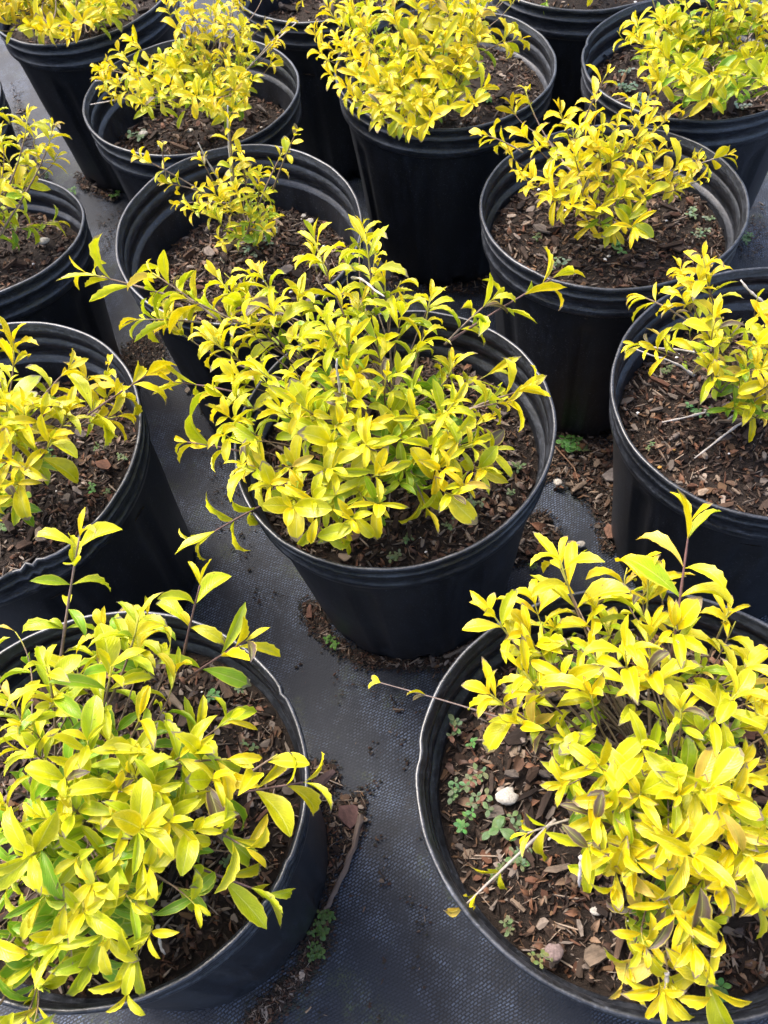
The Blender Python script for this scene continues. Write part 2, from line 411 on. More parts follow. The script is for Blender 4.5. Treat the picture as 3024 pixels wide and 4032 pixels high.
# templates -------------------------------------------------------------
def chip_mesh(name, kind, seed, mat):
    r = random.Random(seed); n = {'sliver': 5, 'slab': 7, 'chunk': 6}[kind]
    wid = {'sliver': r.uniform(.12, .22), 'slab': r.uniform(.45, .8), 'chunk': r.uniform(.35, .5)}[kind]
    th = {'sliver': .09, 'slab': .09, 'chunk': .24}[kind]
    ring = []
    for k in range(n):
        a = 2*PI*k/n+r.uniform(-.25, .25); e = r.uniform(.75, 1.1)
        ring.append((math.cos(a)*wid*.5*e*(1 if kind != 'slab' else r.uniform(.8, 1.1)), math.sin(a)*.5*e))
    bend = r.uniform(-.15, .15)
    vs = [(x, y, th*(.5+r.uniform(-.3, .3))+bend*y*y*2) for x, y in ring]+[(x*1.06, y*1.02, -th*.5+bend*y*y*2) for x, y in ring]
    vs.append((r.uniform(-.1, .1)*wid, r.uniform(-.1, .1), th*(.7+r.uniform(-.1, .4))))
    fs = [(k, (k+1) % n, 2*n) for k in range(n)]+[((k+1) % n, k, n+k, n+(k+1) % n) for k in range(n)]
    return mesh(name, vs, fs, mat, False, (1, 1, 1))
CHIPS = [chip_mesh('bark_chip', k, i, M_BARK) for i, k in enumerate(['sliver', 'sliver', 'sliver', 'sliver', 'slab', 'slab', 'slab', 'chunk', 'chunk', 'chunk'])]
CT = [tri_template(m_) for m_ in CHIPS]

def leaf_mesh(name, seed, mat, W=.42, fold=.5, curl=.6, teeth=.05, rows=7, widest=.56, blunt=.0, twist=.2, tone=(1, 1, 1)):
    r = random.Random(seed); vs, fs, uvs = [], [], []
    cols = [-1, -.52, 0, .52, 1]
    ang = -.15*curl; y = z = 0.0; x0 = 0; tw = r.uniform(-twist, twist); side = r.uniform(-.12, .12)
    wav = r.uniform(0, 6); wa = r.uniform(.02, .06)
    for j in range(rows+1):
        t = j/rows
        if j: y += math.cos(ang)/rows; z += math.sin(ang)/rows; ang -= curl/rows*(1.5*t+.4); x0 += side*math.sin(PI*t*.8)/rows
        if t < widest: prof = math.sin(PI/2*(t/widest))**1.25
        else: prof = math.cos(PI/2*((t-widest)/(1-widest)))**(.95-.4*blunt)
        prof = max(prof, .055 if t < .5 else .015+.12*blunt)
        hw = W*.5*prof
        if t > .4 and 0 < j < rows: hw *= 1+teeth*(1 if j % 2 else -1)
        f = fold*(1-.35*t); rot = tw*t
        for k, c in enumerate(cols):
            a = f*(1.0 if abs(c) > .9 else .8)
            X = c*hw*math.cos(a); Z = abs(c)*hw*math.sin(a)
            if abs(c) > .9: Z += wa*math.sin(t*9+wav+(1.5 if c > 0 else 0))*prof*.6-.02*prof
            X, Z = X*math.cos(rot)-Z*math.sin(rot), X*math.sin(rot)+Z*math.cos(rot)
            jy = (teeth*.6*(1 if j % 2 else 0)) if abs(c) > .9 and t > .4 and j < rows else 0
            vs.append((x0+X, y-Z*math.sin(ang)+jy, z+Z*math.cos(ang))); uvs.append(((c+1)/2, t))
    for j in range(rows):
        for k in range(4):
            a = j*5+k; fs.append((a, a+1, a+6, a+5))
    me = mesh(name, vs, fs, mat, True, tone)
    ul = me.uv_layers.new(name='UVMap')
    for p in me.polygons:
        for li in p.loop_indices: ul.data[li].uv = uvs[me.loops[li].vertex_index]
    return me
LEAVES = []
for i in range(20):
    r = random.Random(100+i)
    LEAVES.append(leaf_mesh('leaf', 200+i, M_LEAF, W=r.uniform(.26, .36), fold=r.uniform(.45, 1.25), curl=r.uniform(.15, 1.6), teeth=r.uniform(.02, .05), widest=r.uniform(.46, .60), blunt=r.uniform(0, .3), twist=.8, rows=13))
SMALL = [leaf_mesh('leaf', 300+i, M_LEAF, W=.5, fold=.35+.2*i, curl=.5+.3*i, teeth=.0, rows=7, blunt=.8) for i in range(4)]
LT = [tri_template(m_) for m_ in LEAVES]; ST = [tri_template(m_) for m_ in SMALL]
DEAD = [leaf_mesh('dead_leaf', 400+i, M_DARKLEAF, W=.5, fold=.5+.2*i, curl=1.2+.7*i, teeth=.1, twist=1.2, rows=8) for i in range(4)]
DT = [tri_template(m_) for m_ in DEAD]
WEEDL = [leaf_mesh('leaf', 500+i, M_WEED, W=.62, fold=.15, curl=.2+.2*i, teeth=.0, rows=5, blunt=1, widest=.52) for i in range(3)]

BARKCOL = [(.075, .042, .026), (.050, .028, .018), (.115, .070, .045), (.030, .017, .011), (.095, .042, .024), (.19, .14, .10), (.065, .042, .030), (.135, .075, .038), (.036, .024, .017), (.018, .011, .008), (.22, .175, .14), (.15, .12, .10), (.030, .018, .012)]
def bark_color(r):
    c = r.choice(BARKCOL); k = r.uniform(.55, 1.15); return tuple(v*k for v in c)
def lay(p, L, r, tilt=.35, flat=1.0):
    az = r.uniform(0, 2*PI); D = Vector((math.cos(az), math.sin(az), r.uniform(-tilt, tilt)))
    N = Vector((r.uniform(-tilt, tilt), r.uniform(-tilt, tilt), 1))
    return frame(p, D, N, (L*flat, L, L))
def chips_on(points, r, smin, smax, zf, lift=.0):
    items = []
    for x, y in points:
        t = r.choice(CT[:4]) if r.random() < .62 else r.choice(CT)
        L = smin+(smax-smin)*r.random()**2.2
        items.append((t, lay(Vector((x, y, zf(x, y)+L*.08+r.uniform(0, .003)+lift)), L, r, .45), bark_color(r)))
        if r.random() < .05:
            items.append((r.choice(CT[:2]), lay(Vector((x, y, zf(x, y)+.004)), L*1.7, r, .2, .35), (.26, .20, .15)))
    return items
def disc_points(cx, cy, R, n, r):
    out = []
    for _ in range(n):
        a = r.uniform(0, 2*PI); q = R*math.sqrt(r.random()); out.append((cx+q*math.cos(a), cy+q*math.sin(a)))
    return out
def soil_points(key, n, r, k=.985):
    x, y, dep = POTS[key][0], POTS[key][1], POTS[key][8]; out = []
    edge = [pot_point(key, 2*PI*i/72, HP-dep, INN[-1][1]) for i in range(72)]
    for _ in range(n):
        i = r.random()*72; a = edge[int(i)]; b = edge[(int(i)+1) % 72]; f = i-int(i); q = k*math.sqrt(r.random())
        ex, ey = a[0]+(b[0]-a[0])*f, a[1]+(b[1]-a[1])*f; out.append((x+(ex-x)*q, y+(ey-y)*q))
    return out
def blob(rad, r):                                            # irregular pebble
    vs, fs = [], []; NI, NJ = 14, 8; sd = r.uniform(0, 50)
    def pt(a, b):
        d = Vector((math.sin(b)*math.cos(a), math.sin(b)*math.sin(a)*.82, .40*math.cos(b)))
        q = 1+.40*noise.noise(d*2.2+Vector((sd, 0, 0)))+.2*noise.noise(d*6+Vector((sd, 3, 0)))
        return d*rad*q
    for j in range(1, NJ):
        for i in range(NI): vs.append(pt(2*PI*i/NI, PI*j/NJ))
    vs += [pt(0, 0), pt(0, PI)]; n = (NJ-1)*NI
    for j in range(NJ-2):
        for i in range(NI): a, b = j*NI+i, j*NI+(i+1) % NI; fs.append((b, a, a+NI, b+NI))
    for i in range(NI): fs.append((i, (i+1) % NI, n)); fs.append(((NJ-2)*NI+(i+1) % NI, (NJ-2)*NI+i, n+1))
    return vs, fs
PEB = mesh('pebble', *blob(1, random.Random(3)), M_STONE, True, (1, 1, 1)); PT = tri_template(PEB)
M_PERL = mat_tinted('perlite', 300, .8, 1.1, .8, .3)

SOILN = {'A': (3300, 36), 'L': (3300, 40), 'M': (3600, 60), 'N': (3000, 40), 'K': (3000, 34), 'F': (2600, 26), 'B': (2600, 26), 'J': (1600, 8), 'C': (1700, 12),
         'E': (1500, 10), 'G': (1300, 8), 'D': (1100, 6), 'H': (500, 0), 'I': (700, 4), 'O': (0, 0), 'P': (0, 0)}
def make_pot(key):
    r = random.Random(ord(key)*17)
    x, y, R, a, b, tx, ty, dh, dep = POTS[key]
    root = empty('nursery_pot', (x, y, 0), POTLABEL[key], 'plant pot', 'black nursery pots standing on the weed fabric')
    inv = Matrix.Translation((-x, -y, 0))
    def add(name, vs, fs, mat, smooth=True, parent=root):
        o = link(name, mesh(name, [(v[0]-x, v[1]-y, v[2]) for v in vs], fs, mat, smooth), parent); return o
    prof = [(HP-d, ro) for d, ro in OUT[::-1]]+[(HP-d, ro) for d, ro in INN]
    vs, fs = rings(key, prof, 0); add('rim_band', vs, fs, M_RIM)
    zs = np.linspace(HP-.0642, .0, 22); zs = list(zs[:-2])+[.024, .021, .004, 0]
    vs, fs = rings(key, [(z, OUT[-1][1] if z > .003 else OUT[-1][1]-.004) for z in zs], 1)
    fs = [f[::-1] for f in fs]
    n = len(vs); vs.append((x, y, .001))
    fs += [(n-SEG+(i+1) % SEG, n-SEG+i, n) for i in range(SEG)]
    off = len(vs); v2, f2 = rings(key, [(z, INN[-1][1]) for z in np.linspace(HP-.0642, HP-dep-.04, 5)], 1)
    if dep < .0: v2, f2 = [], []
    vs += v2; fs += [tuple(i+off for i in f) for f in f2]
    add('pot_wall', vs, fs, M_PL)
    # soil
    vs, fs = [(x, y, soil_z(key, x, y))], []; NR, NS = 34, 84
    for j in range(1, NR+1):
        for i in range(NS):
            th = 2*PI*i/NS; q = pot_point(key, th, HP-dep, INN[-1][1]+.001)
            X, Y = x+(q[0]-x)*j/NR, y+(q[1]-y)*j/NR; vs.append((X, Y, soil_z(key, X, Y)))
    fs = [(0, 1+i, 1+(i+1) % NS) for i in range(NS)]
    for j in range(NR-1):
        for i in range(NS):
            a_, b_ = 1+j*NS+i, 1+j*NS+(i+1) % NS; fs.append((a_, a_+NS, b_+NS, b_))
    soil = add('soil', vs, fs, M_SOIL)
    nst, nbig = SOILN[key]
    def shift(items): return [(t, inv@m_, c) for t, m_, c in items]
    zf = lambda X, Y: soil_z(key, X, Y)
    if nst:
        o = joined('bark_mulch', shift(chips_on(soil_points(key, int(nst*1.15), r, .975), r, .004, .019, zf)), M_BARK, soil); tag(o, kind='stuff')
        it = []
        for X, Y in disc_points(x, y, .155, {'N': 30, 'B': 16, 'M': 14, 'F': 14}.get(key, 8), r):
            it.append((PT, Matrix.Translation((X, Y, zf(X, Y)+.003))@Matrix.Scale(r.uniform(.0012, .0033), 4), r.choice([(.75, .72, .68), (.5, .45, .38), (.8, .78, .74), (.45, .25, .06)])))
        o = joined('perlite_grains', shift(it), M_PERL, soil, True); tag(o, kind='stuff')
    if nst:
        it = []
        for X, Y in soil_points(key, nst//4, r, .97):
            c = r.choice([(.12, .06, .035), (.075, .042, .03), (.19, .12, .075), (.05, .035, .028), (.16, .075, .04)])
            it.append((r.choice(DT), lay(Vector((X, Y, zf(X, Y)+.006)), r.uniform(.007, .018), r, .7), c))
        o = joined('leaf_litter', shift(it), M_DARKLEAF, soil, True); tag(o, kind='stuff')
    for X, Y in disc_points(x, y, .158, int(nbig*1.3), r):
        k = r.randrange(10); L = r.uniform(.014, .030) if key in 'AKLMNFB' else r.uniform(.022, .04)
        if k < 4: L *= 1.5
        o = link('bark_chip', CHIPS[k], soil); o.matrix_basis = inv@lay(Vector((X, Y, zf(X, Y)+.006+L*.1)), L, r, .25)
        o.color = (*bark_color(r), 1)
    if key in 'AKLMNFBJG':
        for X, Y in disc_points(x, y, .15, {'L': 22, 'M': 20, 'N': 18}.get(key, 10), r):
            k = r.randrange(4); L = r.uniform(.018, .034)
            o = link('dead_leaf', DEAD[k], soil); o.matrix_basis = inv@lay(Vector((X, Y, zf(X, Y)+.009)), L, r, .5)
            c = r.choice([(.20, .085, .04), (.13, .07, .045), (.26, .15, .09), (.09, .055, .04)]); o.color = (*c, 1)
    return root
for k in POTS: make_pot(k)

# ------------------------------------------------------------------ shrubs
WITHER = {'M': .045, 'N': .05, 'A': .02, 'B': .04}
def leaf_colour(r, depth, green=0.0, wither=.010):
    """depth 0 at the sunlit outside of the bush, 1 well inside: young leaves are golden, old ones lime"""
    g = min(1, max(0, depth*1.15+green+r.gauss(0, .17)))
    Y, G, D = (.85, .625, .004), (.50, .57, .008), (.20, .40, .015)
    c = [Y[i]+(G[i]-Y[i])*min(1, g*1.6) for i in range(3)]
    if g > .62: c = [c[i]+(D[i]-c[i])*(g-.62)/.38 for i in range(3)]
    k = r.uniform(.80, 1.06); c = [v*k for v in c]
    q = r.random()
    if q < wither: c = [.12, .08, .065]
    elif q < wither*1.6: c = [.62, .44, .07]
    return tuple(c)
SHRUB_COUNT = {}
def shrub(key, label, poly, N, L, hz, root=None, holes=(), shoots=(), green=0.0, base_rim=0.0, twigs=(), seed=0, dark=0.0, maxshoots=170):
    r = random.Random(seed+ord(key)*31)
    px, py = POTS[key][0], POTS[key][1]
    rt = root or (px, py); base = Vector((rt[0], rt[1], soil_z(key, rt[0], rt[1])-.004))
    top = empty('golden_shrub', base, label, 'shrub', 'golden-leaved shrubs growing in the black pots')
    inv = Matrix.Translation(-base)
    pl = [at(X, Y, HP+.45*hz) for X, Y in poly]
    xs, ys = [p.x for p in pl], [p.y for p in pl]
    cx, cy, rx, ry = (min(xs)+max(xs))/2, (min(ys)+max(ys))/2, (max(xs)-min(xs))/2, (max(ys)-min(ys))/2
    z0 = HP-.03; rz = hz+.03
    def dome(X, Y):
        z = HP+hz*.6
        for _ in range(4):
            p = at(X, Y, z); q = min(1, ((p.x-cx)/rx)**2+((p.y-cy)/ry)**2)
            z = HP+hz*(.30+.70*(1-q))
        return at(X, Y, z)
    minx, maxx = min(p[0] for p in poly), max(p[0] for p in poly); miny, maxy = min(p[1] for p in poly), max(p[1] for p in poly)
    leaves = []; stems = []
    mx_, my_ = sum(p[0] for p in poly)/len(poly), sum(p[1] for p in poly)/len(poly)
    clipp = [(p[0]+(p[0]-mx_)/math.hypot(p[0]-mx_, p[1]-my_)*16, p[1]+(p[1]-my_)/math.hypot(p[0]-mx_, p[1]-my_)*16) for p in poly]
    def grow(tip, end, size, nodes, depth, clip=True, start=None, gap=.34, barecol=None, small=False, thick=1.0, straight=False):
        st = start or base+Vector((r.uniform(-.010, .010), r.uniform(-.010, .010), 0))
        dist = (tip-st).length
        if straight: P = bez(st, st.lerp(tip, .33)+Vector((0, 0, .004)), st.lerp(tip, .66)+Vector((0, 0, .003)), tip, 14)
        else:
            out = (tip-st); out.z = 0
            P = bez(st, st+Vector((0, 0, dist*.28))+out*.12, tip-end.normalized()*dist*.42, tip, 16)
        stems.append((P, thick, barecol))
        # walk back from the tip
        acc = [0]
        for i in range(len(P)-1, 0, -1): acc.append(acc[-1]+(P[i]-P[i-1]).length)
        def pos(s):
            for i in range(1, len(acc)):
                if s <= acc[i]:
                    k = (s-acc[i-1])/max(1e-6, acc[i]-acc[i-1]); a_, b_ = P[len(P)-i], P[len(P)-1-i]
                    return a_.lerp(b_, k), (a_-b_).normalized()
            return P[0], (P[1]-P[0]).normalized()
        s = .0; ph = r.uniform(0, PI)
        for k in range(nodes):
            p, T = pos(s)
            if s > acc[-1]*.86: break
            sz = size*(.62, .88, 1.0, 1.02, .95, .88, .82, .76, .7)[min(k, 8)]
            al = (.28, .52, .74, .90, 1.02, 1.12)[min(k, 5)]
            u = T.orthogonal().normalized(); v = T.cross(u)
            for h in (0, 1):
                a = ph+PI*h+r.uniform(-.25, .25); S = u*math.cos(a)+v*math.sin(a)
                aa = al+r.gauss(0, .14)
                D = T*math.cos(aa)+S*math.sin(aa)
                D.z += r.uniform(-.04, .18); D.normalize()
                Nn = T*1.0+Vector((0, 0, .42))+Vector((r.gauss(0, .22), r.gauss(0, .22), 0))
                lz = sz*r.uniform(.78, 1.18)
                c1, c2 = proj(p+D*lz*.9), proj(p+D*lz*.5)
                if clip and not (inside(c1, clipp) and inside(c2, clipp)) and r.random() < .8: continue
                if any(inside(c2, hh) for hh in holes) and r.random() < .85: continue
                dd = depth+.08*k
                if small or (r.random() < .10): idx = -1-r.randrange(4)
                else: idx = r.randrange(20)
                leaves.append((p.copy(), D, Nn, lz, idx, leaf_colour(r, dd, green+(.5 if r.random() < dark*1.6 and dd > .22 else 0), WITHER.get(key, .010)), dd))
                if r.random() < .30 and k > 1:                   # little leaf in the axil
                    D2 = (T*.8+S*.6).normalized()
                    leaves.append((p.copy(), D2, Nn, lz*.42, -1-r.randrange(4), leaf_colour(r, dd, green), dd))
            ph += PI/2+r.uniform(-.2, .2); s += size*gap*(.55, .8, 1.0, 1.1)[min(k, 3)]*r.uniform(.85, 1.15)
    for S_ in shoots:
        tx_, ty_, z, n, sz = S_[:5]; opt = S_[5] if len(S_) > 5 else {}
        tip = at(tx_, ty_, z); st = None
        if 'frm' in opt: st = at(*opt['frm'])
        if 'end' in opt: e2 = at(*opt['end'])-tip; e2 = -e2 if opt.get('rev') else e2
        else: e2 = (tip-(st or base)).normalized()+Vector((0, 0, .35))
        grow(tip, e2.normalized(), sz, n, opt.get('depth', .0), False, st, opt.get('gap', .42), opt.get('col'), opt.get('small', False), opt.get('thick', 1), 'frm' in opt)
    ns = 0; tries = 0; prim = []; used = [proj(P[-1]) for P, _, _ in stems]
    while len(leaves) < N and tries < 5000 and ns < maxshoots:
        tries += 1; best = None
        for _ in range(14):                                   # keep the tips evenly apart
            X, Y = r.uniform(minx, maxx), r.uniform(miny, maxy)
            if not inside((X, Y), poly) or any(inside((X, Y), hh) for hh in holes): continue
            dq = min([(X-a_)**2+(Y-b_)**2 for a_, b_ in used[-60:]] or [1])
            if best is None or dq > best[0]: best = (dq, X, Y)
        if not best: continue
        X, Y = best[1:]; used.append((X, Y))
        k = 1.0 if r.random() < .55 else r.uniform(.5, .92)
        p = dome(X, Y); p = Vector((px if 0 else base.x, base.y, base.z)).lerp(p, k)
        e2 = Vector((p.x-cx, p.y-cy, 0))*2.2/max(rx, ry)*.5+Vector((r.gauss(0, .25), r.gauss(0, .25), 1))
        st = None
        if len(prim) >= 7:                                    # a side shoot leaves the nearest main stem
            q = min(prim, key=lambda P: (P[-1]-p).length); st = q[r.choice((5, 7, 9))].copy()
        grow(p, e2.normalized(), L*r.uniform(.72, 1.15), r.choice((3, 3, 4, 4, 5)), (1-k)*1.5, True, st, thick=.7 if st else 1); ns += 1
        if not st: prim.append(stems[-1][0])
    # objects: nearest and largest leaves singly, the rest as one part
    leaves.sort(key=lambda q: -(q[3]/(q[0]-CAM).length)*(1.25-q[6]))
    vis = []
    rest = []
    for q in leaves:
        X, Y = proj(q[0]+q[1]*q[3]*.5)
        (vis if -60 < X < 1720 and -60 < Y < 2270 and len(vis) < 296 else rest).append(q)
    for p, D, Nn, lz, idx, col, dd in vis:
        me = LEAVES[idx] if idx >= 0 else SMALL[-1-idx]
        o = link('leaf', me, top); o.matrix_basis = inv@frame(p, D, Nn, lz); o.color = (*col, 1)
    items = [((LT[idx] if idx >= 0 else ST[-1-idx]), inv@frame(p, D, Nn, lz), col) for p, D, Nn, lz, idx, col, dd in rest]
    if items: tag(joined('leaves', items, M_LEAF, top, True), kind='stuff')
    for P, th, bc in stems:
        ln = sum((P[i+1]-P[i]).length for i in range(len(P)-1))
        vs, fs = tube([p-base for p in P], (.0009+.0055*ln)*th, .0008*th, 5, .25)
        nV = len(vs); cols = []
        for i in range(nV):
            t = (i//5)/(len(P)-1)
            A_, B_ = (.24, .19, .14), (.17, .11, .075) if t < .9 else (.40, .38, .05)
            cols.append(bc if bc else tuple(A_[q]+(B_[q]-A_[q])*t for q in range(3)))
        link('stem', mesh('stem', vs, fs, M_STEM, True, cols), top)
    vs, fs = tube([Vector((0, 0, -.01)), Vector((.001, .001, .012)), Vector((.003, -.002, .03)), Vector((.002, .002, .05))], .009, .004, 8)
    link('trunk', mesh('trunk', vs, fs, M_STEM, True, (.26, .20, .15)), top)
    for T_ in twigs:                                          # bare dead twigs
        a, b = at(*T_[0]), at(*T_[1]); mid = a.lerp(b, .5)+Vector((0, 0, T_[2] if len(T_) > 2 else .006))
        P = [a, a.lerp(mid, .5)+Vector((.001, .002, .001)), mid, mid.lerp(b, .5)-Vector((.001, .001, 0)), b]
        P = [P[0]]+[P[i].lerp(P[i+1], q) for i in range(4) for q in (.33, .66, 1.0)]
        vs, fs = tube([p-base for p in P], .0017, .0009, 5, .55)
        link('dead_twig', mesh('dead_twig', vs, fs, M_STEM, True, (.52, .47, .42)), top)
    SHRUB_COUNT[key] = (len(leaves), ns)
    return top

G_ = (.13, .075, .065)
H1 = HP
shrub('A', 'widest golden shrub, dense mound in the centre pot with leafy arms reaching left and right',
  [(430,650),(480,590),(600,565),(640,495),(720,480),(800,485),(835,600),(950,620),(1015,680),(1025,780),(1110,830),(1060,900),(1105,1000),(1080,1035),(985,1065),(960,1110),(900,1120),(820,1140),(760,1200),(660,1180),(600,1090),(520,1060),(510,990),(440,910),(500,850),(440,740),(330,690),(340,660)],
  1080, .046, .13, green=.22, seed=1,
  shoots=[(188,590,H1+.10,7,.062,{'frm':(450,665,H1+.09),'gap':.5}), (1195,600,H1+.12,6,.058,{'frm':(960,745,H1+.08),'col':G_,'gap':.5}), (1140,840,H1+.10,4,.050,{'frm':(1000,890,H1+.07)}),
          (375,825,H1+.05,4,.050,{'frm':(520,850,H1+.06),'col':G_,'gap':.5}), (405,955,H1+.03,4,.046,{'frm':(560,985,H1+.03),'col':G_,'gap':.5}),
          (435,1165,H1-.02,6,.060,{'frm':(600,1075,H1+.0),'col':G_,'gap':.55}), (750,1165,H1-.01,4,.050,{'frm':(740,1080,H1+.02)}), (920,1095,H1-.0,4,.052,{'frm':(880,1000,H1+.03)}),
          (330,590,H1+.11,5,.052,{'frm':(470,690,H1+.09)}), (300,690,H1+.08,4,.050,{'frm':(460,700,H1+.08)}), (390,640,H1+.11,5,.048,{'frm':(520,700,H1+.09)}), (470,600,H1+.13,5,.046), (560,590,H1+.14,5,.046), (450,730,H1+.10,5,.046), (470,850,H1+.09,6,.050), (540,1010,H1+.04,5,.044), (1090,870,H1+.09,4,.044,{'frm':(1000,890,H1+.07)}), (1060,650,H1+.12,4,.048,{'frm':(960,745,H1+.08)}), (680,520,H1+.16,6,.050), (790,510,H1+.16,6,.050), (930,640,H1+.13,4,.036), (700,690,H1+.17,5,.042),
          (560,800,H1+.13,5,.046),(640,870,H1+.14,5,.044),(980,870,H1+.12,6,.042),(1020,960,H1+.08,5,.036),(790,960,H1+.13,5,.040)],
  twigs=[((735,865,H1+.10),(728,775,H1+.16)), ((760,600,H1+.1),(830,640,H1+.15))])
shrub('B', 'sparse twiggy golden shrub with thin arms of tiny leaves and two white bare tips',
  [(370,420),(400,400),(450,400),(490,370),(545,340),(590,370),(612,470),(575,512),(500,520),(450,470),(380,450)], 300, .032, .09, root=(at(545, 525, H1-.1).x, at(545, 525, H1-.1).y), seed=4,
  shoots=[(295,335,H1+.10,5,.024,{'frm':(480,440,H1+.02),'small':1,'gap':.8}), (350,318,H1+.11,2,.018,{'frm':(360,390,H1+.06),'small':1}), (495,262,H1+.17,6,.030,{'frm':(510,440,H1+.02),'gap':.8}),
          (640,285,H1+.14,4,.022,{'frm':(590,410,H1+.03),'small':1,'gap':.9,'col':(.2,.15,.1)}), (470,380,H1+.06,4,.026), (610,330,H1+.08,4,.026,{'frm':(560,440,H1+.02)}), (520,330,H1+.11,5,.030), (480,520,H1-.05,5,.030), (540,500,H1-.04,6,.032), (380,440,H1+.02,4,.020,{'frm':(500,440,H1-.0),'small':1,'gap':.7}), (590,470,H1-.03,3,.030), (560,395,H1+.06,5,.032),
          (355,395,H1+.06,4,.024,{'frm':(450,420,H1+.03),'small':1}), (435,345,H1+.09,3,.022,{'frm':(480,430,H1+.02),'small':1})],
  twigs=[((500,430,H1+.02),(492,228,H1+.19),0), ((500,440,H1+.0),(428,308,H1+.11),0)], maxshoots=26)
shrub('C', 'yellow shrub with crowded small leaves and pale twigs poking out at both sides',
  [(205,140),(240,90),(300,60),(330,0),(360,-40),(560,-50),(600,0),(600,60),(600,130),(560,180),(545,225),(500,240),(440,235),(400,215),(360,225),(300,230),(240,215),(215,175)],
  850, .036, .15, root=(at(462, 262, H1-.1).x, at(462, 262, H1-.1).y), seed=2,
  shoots=[(210,145,H1+.06,4,.022,{'frm':(330,180,H1+.04),'small':1}), (235,210,H1+.02,4,.024,{'frm':(370,200,H1+.02),'small':1,'gap':.7}), (625,50,H1+.10,4,.026,{'frm':(520,170,H1+.02),'col':(.3,.25,.2),'gap':.6}), (590,95,H1+.08,2,.03,{'frm':(500,190,H1+.02),'col':(.3,.25,.2)})],
  twigs=[((330,215,H1-.01),(195,226,H1+.01)), ((330,180,H1+.03),(205,175,H1+.04)), ((500,190,H1+.0),(645,45,H1+.09))], holes=[[(540,190),(640,150),(640,260),(540,260)]])
shrub('D', 'golden shrub at the top left corner, cut off by the frame',
  [(-80,-60),(300,-60),(290,10),(255,60),(240,70),(190,50),(150,85),(110,75),(60,60),(0,45),(-60,70)], 560, .042, .13, seed=3)
shrub('E', 'tall dense golden shrub at top middle whose front sprig droops over the rim',
  [(680,60),(700,0),(720,-70),(1120,-60),(1120,20),(1100,60),(1135,95),(1080,140),(1060,150),(1050,200),(1020,230),(960,235),(940,262),(900,268),(885,300),(860,285),(800,270),(760,225),(745,195),(690,160)],
  1000, .042, .17, root=(at(900, 225, H1-.05).x, at(900, 225, H1-.05).y), green=.05, seed=5,
  shoots=[(880,270,H1+.03,5,.045,{'frm':(870,190,H1+.03)}), (1125,85,H1+.07,4,.036,{'frm':(1050,110,H1+.08)})])
shrub('F', 'upright open golden shrub right of centre with one sprig standing above the rest',
  [(1035,290),(1080,230),(1130,185),(1200,180),(1260,200),(1330,205),(1430,190),(1470,235),(1420,290),(1500,305),(1580,320),(1560,370),(1480,410),(1400,400),(1420,450),(1400,500),(1340,500),(1300,490),(1290,480),(1230,460),(1180,450),(1150,400),(1090,360),(1080,310)],
  450, .040, .12, root=(at(1300, 500, H1-.06).x, at(1300, 500, H1-.06).y), seed=6,
  shoots=[(1310,160,H1+.19,3,.038,{'frm':(1262,260,H1+.13),'gap':.7}), (1325,500,H1-.0,5,.042,{'frm':(1320,430,H1+.02)}), (1570,335,H1+.06,4,.032,{'frm':(1450,380,H1+.04),'col':(.3,.25,.2)}), (1045,290,H1+.10,4,.036,{'frm':(1130,330,H1+.08)}), (1240,330,H1+.12,5,.042),(1270,480,H1-.02,4,.036)],
  holes=[[(1400,420),(1480,420),(1480,560),(1400,560)]])
shrub('G', 'dense rounded golden shrub at top right with lime green lower leaves',
  [(1330,70),(1350,40),(1400,0),(1380,-70),(1740,-70),(1740,190),(1640,175),(1600,200),(1560,215),(1530,235),(1490,205),(1450,190),(1400,165),(1395,110),(1330,110)], 760, .040, .16, green=.16, root=(at(1545, 215, H1-.06).x, at(1545, 215, H1-.06).y), seed=7, dark=.15)
shrub('H', 'golden shrub whose lowest green leaf just enters the top edge between two pots', [(1120,-160),(1390,-160),(1385,-40),(1290,-25),(1180,-20),(1120,-50)], 150, .040, .14, green=.25, seed=8,
  shoots=[(1180,4,H1-.0,2,.045,{'frm':(1200,-40,H1),'depth':.8})])
shrub('I', 'small golden shrub at the top edge in the low-soil pot, only lowest leaves seen', [(640,-190),(760,-190),(770,-40),(720,-22),(660,-28),(640,-60)], 90, .036, .12, seed=9,
  shoots=[(650,4,H1-.05,2,.03,{'frm':(690,-30,H1-.05)})])
shrub('J', 'golden shrub at left edge in two tufts, a tall one and a low lime one',
  [(-80,230),(0,225),(45,222),(80,245),(130,265),(142,300),(130,350),(100,355),(60,380),(50,420),(0,450),(-80,460)], 210, .040, .13, seed=10, green=.05, root=(-.60, 1.15),
  shoots=[(125,480,H1-.02,4,.036,{'frm':(-10,505,H1-.04),'depth':.3,'gap':.55}), (70,490,H1-.02,4,.036,{'frm':(-30,510,H1-.04),'depth':.45,'gap':.5}), (60,250,H1+.13,5,.038), (115,275,H1+.11,5,.038), (60,400,H1+.04,4,.045,{'frm':(0,420,H1+.03),'depth':.2}), (20,470,H1-.0,4,.04,{'depth':.4})])
